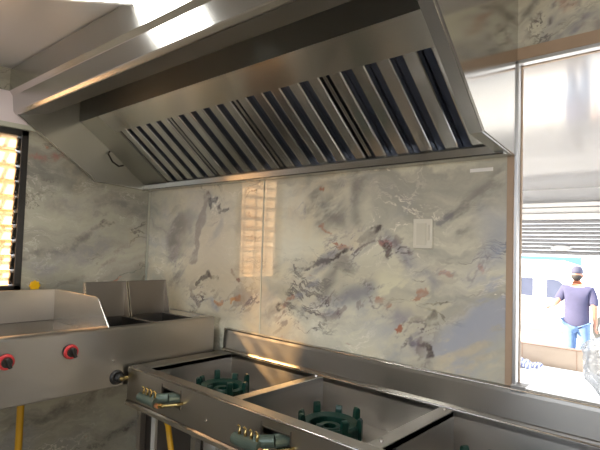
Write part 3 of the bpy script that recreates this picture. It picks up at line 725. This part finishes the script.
for k in range(24):
    a_ = 2*PI*k/24; pts.append((ex+.105*math.cos(a_), ez+.030*math.sin(a_)*(1.0 if abs(math.cos(a_)) < .8 else .5)))
e.prism(pts, SHY-.010, SHY+.01, 'y')
e.build('lock_plate', M['aluminium'], door, bev=.003)

# tiled low wall at the edge of the porch floor
lw = MB().box(-2.2, 1.06, 6.10, 6.22, FZ-.3, .165).build('low_wall', M['tile_beige'], None, bev=.004)
tag(lw, 'low beige tiled wall in front of the walking man', 'low wall')
g = MB()
for x in (-.6, .26, .98): g.box(x-.004, x+.004, 6.096, 6.101, FZ+.001, .163)
g.box(-2.2, 1.06, 6.095, 6.225, .165, .177)
g.build('grout_and_coping', M['brown_paint'], lw)
# crumpled checked cloth
cl = bmesh.new(); bmesh.ops.create_icosphere(cl, subdivisions=4, radius=1.)
for v in cl.verts:
    p_ = v.co.copy(); k = 1+.16*math.sin(7*p_.x+3*p_.y)+.12*math.sin(9*p_.y-5*p_.z+2*p_.x)
    v.co = Vector((p_.x*.27*k, p_.y*.16*k, max(p_.z*.06*k+.022*math.sin(14*p_.x+5*p_.y)+.03, 0)))
q = MB(); q.bm.free(); q.bm = cl
bmesh.ops.translate(cl, vec=(.30, 5.80, FZ), verts=cl.verts)
tag(q.build('crumpled_cloth', M['cloth'], None, smooth=True), 'crumpled blue and white cloth lying at the foot of the tiled wall', 'cloth')
# clear plastic sack
cl = bmesh.new(); bmesh.ops.create_icosphere(cl, subdivisions=4, radius=1.)
for v in cl.verts:
    p_ = v.co.copy(); k = 1+.10*math.sin(8*p_.x+4*p_.z)+.08*math.sin(13*p_.y-6*p_.z)+.05*math.sin(21*p_.z+9*p_.x)
    top = max(0, p_.z-.55); v.co = Vector((p_.x*.34*k*(1-.9*top), p_.y*.30*k*(1-.9*top), max((p_.z+.95)*.36*(1+.1*k), 0)))
q = MB(); q.bm.free(); q.bm = cl
bmesh.ops.translate(cl, vec=(1.66, 4.85, FZ), verts=cl.verts)
sk = q.build('plastic_sack', M['film'], None, smooth=True); tag(sk, 'big cloudy clear plastic sack standing on the bright floor at right', 'sack')

# white car beyond the wall
car = thing('car', 'white car with tinted side windows parked behind the man', 'car', (-1.3, 11.8, GZ_))
cy0, cy1 = 10.9, 12.6; zb = GZ_
prof = [(-4.2, .35), (-4.25, .8), (-4.1, 1.0), (-3.6, 1.70), (-3.2, 1.78), (-.75, 1.78), (-.35, 1.66), (.42, 1.13), (1.25, 1.02), (1.42, .85), (1.45, .38), (1.1, .30), (-3.9, .28)]
MB().prism([(x, zb+z) for x, z in prof], cy0, cy1, 'y').build('body', M['van_white'], car, bev=.06)
def pane(name, poly):
    m_ = MB().prism([(x, zb+z) for x, z in poly], cy0-.012, cy0+.02, 'y'); m_.build(name, M['van_glass'], car, bev=.01)
pane('side_window', [(-2.4, .95), (-2.4, 1.38), (-1.02, 1.36), (-1.02, .93)])
pane('side_window', [(-.72, .92), (-.72, 1.36), (-.47, 1.34), (-.16, 1.08), (-.16, .90)])
MB().prism([(-.99, zb+.93), (-.99, zb+1.36), (-.75, zb+1.36), (-.75, zb+.92)], cy0-.010, cy0+.02, 'y').build('door_glass', plain('grey_car_glass', (.20, .22, .28), .6, 0, .1, 2, Specular_IOR_Level=.1), car, bev=.01)
for x in (-3.1, .55):
    wb = MB().cyl((x, cy0-.02, zb+.33), (x, cy0+.2, zb+.33), .33, None, 28).build('wheel', M['tyre'], car, bev=.02)
    MB().cyl((x, cy0-.03, zb+.33), (x, cy0+.0, zb+.33), .20, .19, 20).build('hub_cap', M['aluminium'], wb)
# blue painted wall with brown gate far behind
bw = thing('painted_wall', 'low blue painted wall across the street with a brown gate', 'wall', (-2.5, 18.4, GZ_))
MB().box(-4.0, -1.62, 18.4, 18.6, GZ_, 1.40).build('blue_panel', M['blue_paint'], bw, bev=.01)
MB().box(-1.60, -1.24, 18.35, 18.5, GZ_, 1.36).build('gate', M['brown_paint'], bw, bev=.01)
for k in range(3): MB().box(-4.6-.24*k, -4.5-.24*k, 18.4, 18.6, GZ_, 1.42).build('post', M['brown_paint'], bw, bev=.01)
MB().box(-4.45, -4.02, 18.4, 18.6, GZ_, 1.42).build('yellow_panel', M['yellow_bright'], bw, bev=.01)

# ------------------------------------------------------------------ the man walking away
def skinned(name, chains, mat, parent, sub=2, root=0):
    """chains: list of [(x,y,z,r), ...]; points that coincide are joined"""
    V = []; E = []; Rr = []; idx = {}
    def vid(p):
        k = (round(p[0], 4), round(p[1], 4), round(p[2], 4))
        if k not in idx: idx[k] = len(V); V.append(p[:3]); Rr.append(p[3])
        return idx[k]
    for ch in chains:
        for a_, b_ in zip(ch, ch[1:]):
            i, j = vid(a_), vid(b_)
            if i != j: E.append((i, j))
    me = bpy.data.meshes.new(name); me.from_pydata(V, E, []); ob = bpy.data.objects.new(name, me); C.objects.link(ob)
    sk_ = ob.modifiers.new('skin', 'SKIN'); sk_.use_smooth_shade = True
    for i, v in enumerate(me.skin_vertices[0].data):
        rr = Rr[i]; v.radius = rr if isinstance(rr, tuple) else (rr, rr); v.use_root = (i == root)
    ss = ob.modifiers.new('sub', 'SUBSURF'); ss.levels = sub; ss.render_levels = sub
    dg = bpy.context.evaluated_depsgraph_get(); ev = ob.evaluated_get(dg)
    nm = bpy.data.meshes.new_from_object(ev); ob.modifiers.clear(); ob.data = nm; nm.name = name
    nm.materials.clear(); nm.materials.append(mat)
    for p_ in nm.polygons: p_.use_smooth = True
    ob.parent = parent
    return ob
man = thing('person', 'man walking away in a slate blue shirt, faded jeans and dark cap', 'person', (.745, 7.15, GZ_))
# local frame: x right, y away from the camera, z up from the ground; height 1.73
pel = (0, 0, .92, .125)
spine = [pel, (0, .01, 1.05, .125), (.005, .015, 1.22, .145), (.005, .02, 1.36, .12), (.0, .03, 1.45, .058), (-.005, .05, 1.52, .060)]
neckb = spine[3]
shL, shR = (-.17, .01, 1.385, .068), (.18, .01, 1.38, .068)
elL, wrL = (-.27, -.06, 1.17, .045), (-.36, .10, 1.10, .030)
elR, wrR = (.255, -.03, 1.10, .045), (.245, .06, .87, .030)
hipL, hipR = (-.09, 0, .86, .092), (.09, 0, .86, .092)
knL, anL, toL = (-.10, .10, .48, .062), (-.11, -.02, .09, .042), (-.115, .14, .035, .035)
knR, anR, toR = (.11, .02, .47, .062), (.12, -.16, .12, .042), (.125, -.02, .04, .035)
def hand(w, d, side, thumb):
    """palm and five bent fingers"""
    d = Vector(d).normalized(); side = Vector(side).normalized(); wv = Vector(w[:3]); n_ = d.cross(side).normalized(); out = []
    palm = tuple(wv+d*.055)+(.030,)
    out.append([w, palm])
    for k, (o_, ln) in enumerate(((-.030, .072), (-.010, .082), (.010, .078), (.029, .062))):
        b_ = wv+d*.085+side*o_
        out.append([palm, tuple(b_)+(.0105,), tuple(b_+d*ln*.5+n_*.012)+(.009,), tuple(b_+d*ln*.85+n_*.035)+(.0075,)])
    tb = wv+d*.035+side*thumb*.030
    out.append([palm, tuple(tb+side*thumb*.012)+(.011,), tuple(tb+side*thumb*.024+d*.035)+(.0095,), tuple(tb+side*thumb*.024+d*.06+n_*.012)+(.008,)])
    return out
chains = [spine, [neckb, shL, elL, wrL], [neckb, shR, elR, wrR], [pel, hipL, knL, anL, toL], [pel, hipR, knR, anR, toR]]
chains += hand(wrL, (-.75, .5, -.25), (.5, .8, 0), 1) + hand(wrR, (-.05, .25, -1), (0, 1, .2), 1)
body = skinned('body', chains, M['skin'], man)
# head joined into the body mesh: cranium, jaw, nose, ears, eyes
hb = bmesh.new(); hb.from_mesh(body.data)
def lump(p, r, sc):
    q_ = bmesh.ops.create_uvsphere(hb, u_segments=18, v_segments=12, radius=r); bmesh.ops.scale(hb, vec=sc, verts=q_['verts']); bmesh.ops.translate(hb, vec=p, verts=q_['verts'])
    for v in q_['verts']:
        for f_ in v.link_faces: f_.smooth = True
hc = Vector((-.01, .06, 1.625))
lump(hc, .1, (.78, .98, 1.02)); lump(hc+Vector((-.012, .035, -.055)), .075, (.8, .95, .85))
lump(hc+Vector((-.03, .125, -.02)), .018, (.8, 1.2, 1.2)); lump(hc+Vector((-.082, .0, -.02)), .026, (.4, .7, 1.15)); lump(hc+Vector((.08, -.01, -.02)), .026, (.4, .7, 1.15))
lump(hc+Vector((-.055, .098, .005)), .012, (1, .6, .7)); lump(hc+Vector((.005, .105, .005)), .012, (1, .6, .7)); lump(hc+Vector((-.028, .10, -.068)), .022, (1.1, .5, .4))
hb.to_mesh(body.data); hb.free()
# clothing
shirt = skinned('shirt', [
    [(0, 0, .74, .205), (0, .0, .92, .20), (0, .01, 1.07, .19), (.005, .015, 1.23, .20), (.005, .02, 1.365, .135), (0, .025, 1.435, .075)],
    [(.005, .02, 1.365, .135), (-.175, .01, 1.385, .088), (-.235, -.035, 1.26, .078), (-.262, -.055, 1.19, .074)],
    [(.005, .02, 1.365, .135), (.185, .01, 1.38, .088), (.235, -.015, 1.22, .078), (.250, -.025, 1.13, .072)]], M['navy'], man)
for v in shirt.data.vertices: v.co.y *= .78
jeans = skinned('jeans', [[(0, 0, .93, .150), (-.09, 0, .84, .112), (-.10, .10, .48, .082), (-.108, .01, .18, .070), (-.11, -.02, .08, .066)],
                          [(0, 0, .93, .150), (.09, 0, .84, .112), (.11, .02, .47, .082), (.118, -.12, .20, .070), (.12, -.16, .11, .066)]], M['denim'], man)
def shoe(p, tilt):
    m_ = MB().ball((0, .05, .0), .1, (.46, 1.38, .42), 16).ball((0, -.05, .03), .06, (.8, 1, .9), 14)
    for v in m_.bm.verts: v.co.z = max(v.co.z, -.03)
    bmesh.ops.rotate(m_.bm, cent=(0, .1, -.03), matrix=Matrix.Rotation(tilt, 3, 'X'), verts=m_.bm.verts)
    bmesh.ops.translate(m_.bm, vec=(p[0]+.745, p[1]+7.15, GZ_+.032), verts=m_.bm.verts)
    m_.build('shoe', M['shoe'], man, smooth=True)
shoe((-.113, .03, 0), 0); shoe((.123, -.12, 0), -.35)
cp = MB()
cp.lathe([(.001, .118), (.030, .116), (.062, .098), (.084, .062), (.090, .02), (.088, .0), (.084, .0), (.084, .018), (.078, .058), (.056, .092), (.026, .110), (.001, .112)], 0, 0, 28)
bmesh.ops.scale(cp.bm, vec=(.94, 1.14, 1), verts=cp.bm.verts)
brim = bmesh.ops.create_uvsphere(cp.bm, u_segments=20, v_segments=8, radius=.08)
bmesh.ops.scale(cp.bm, vec=(.95, 1.1, .09), verts=brim['verts']); bmesh.ops.translate(cp.bm, vec=(-.02, .10, .006), verts=brim['verts'])
bmesh.ops.translate(cp.bm, vec=Vector(man.location)+hc+Vector((0, 0, .022)), verts=cp.bm.verts)
cp.build('cap', M['cap'], man, smooth=True)
hr = MB().ball((0, -.03, -.035), .086, (.86, .9, .8), 16)
bmesh.ops.translate(hr.bm, vec=Vector(man.location)+hc, verts=hr.bm.verts); hr.build('hair', M['hair'], man, smooth=True)

# ------------------------------------------------------------------ light
wd = bpy.data.worlds.new('sky'); bpy.context.scene.world = wd; wd.use_nodes = True
nt = wd.node_tree; bg = nt.nodes['Background']; bg.inputs[0].default_value = (.93, .98, 1.06, 1); bg.inputs[1].default_value = 2.1
sun = bpy.data.lights.new('sun', 'SUN'); sun.energy = 13.; sun.color = (1., .86, .66); sun.angle = math.radians(2.)
so = bpy.data.objects.new('sun', sun); C.objects.link(so)
so.rotation_euler = Vector((.95, .80, -.62)).to_track_quat('-Z', 'Y').to_euler(); so.location = (-5, -5, 6)

# ------------------------------------------------------------------ camera
cam = bpy.data.cameras.new('camera'); cam.sensor_width = 36.; cam.lens = 490/600*36; cam.clip_start = .02; cam.clip_end = 200
co = bpy.data.objects.new('camera', cam); C.objects.link(co)
import mathutils
X = Vector((-(-245-300), (230-225), 490)).normalized()
Yc = Vector(((747-300), -(260-225), -490)); Yc = (Yc - X*X.dot(Yc)).normalized(); Zc = X.cross(Yc)
Rm = Matrix((X, Yc, Zc))
m4 = Rm.to_4x4(); m4.translation = (1.676*1.6, -1.6, 1.5)
co.matrix_world = m4
sc = bpy.context.scene; sc.camera = co
sc.view_settings.view_transform = 'Standard'; sc.view_settings.look = 'None'; sc.view_settings.gamma = 1.; sc.view_settings.exposure = .9
sc.view_settings.use_curve_mapping = False
sc.cycles.max_bounces = 10; sc.cycles.sample_clamp_indirect = 6.; sc.cycles.use_denoising = True
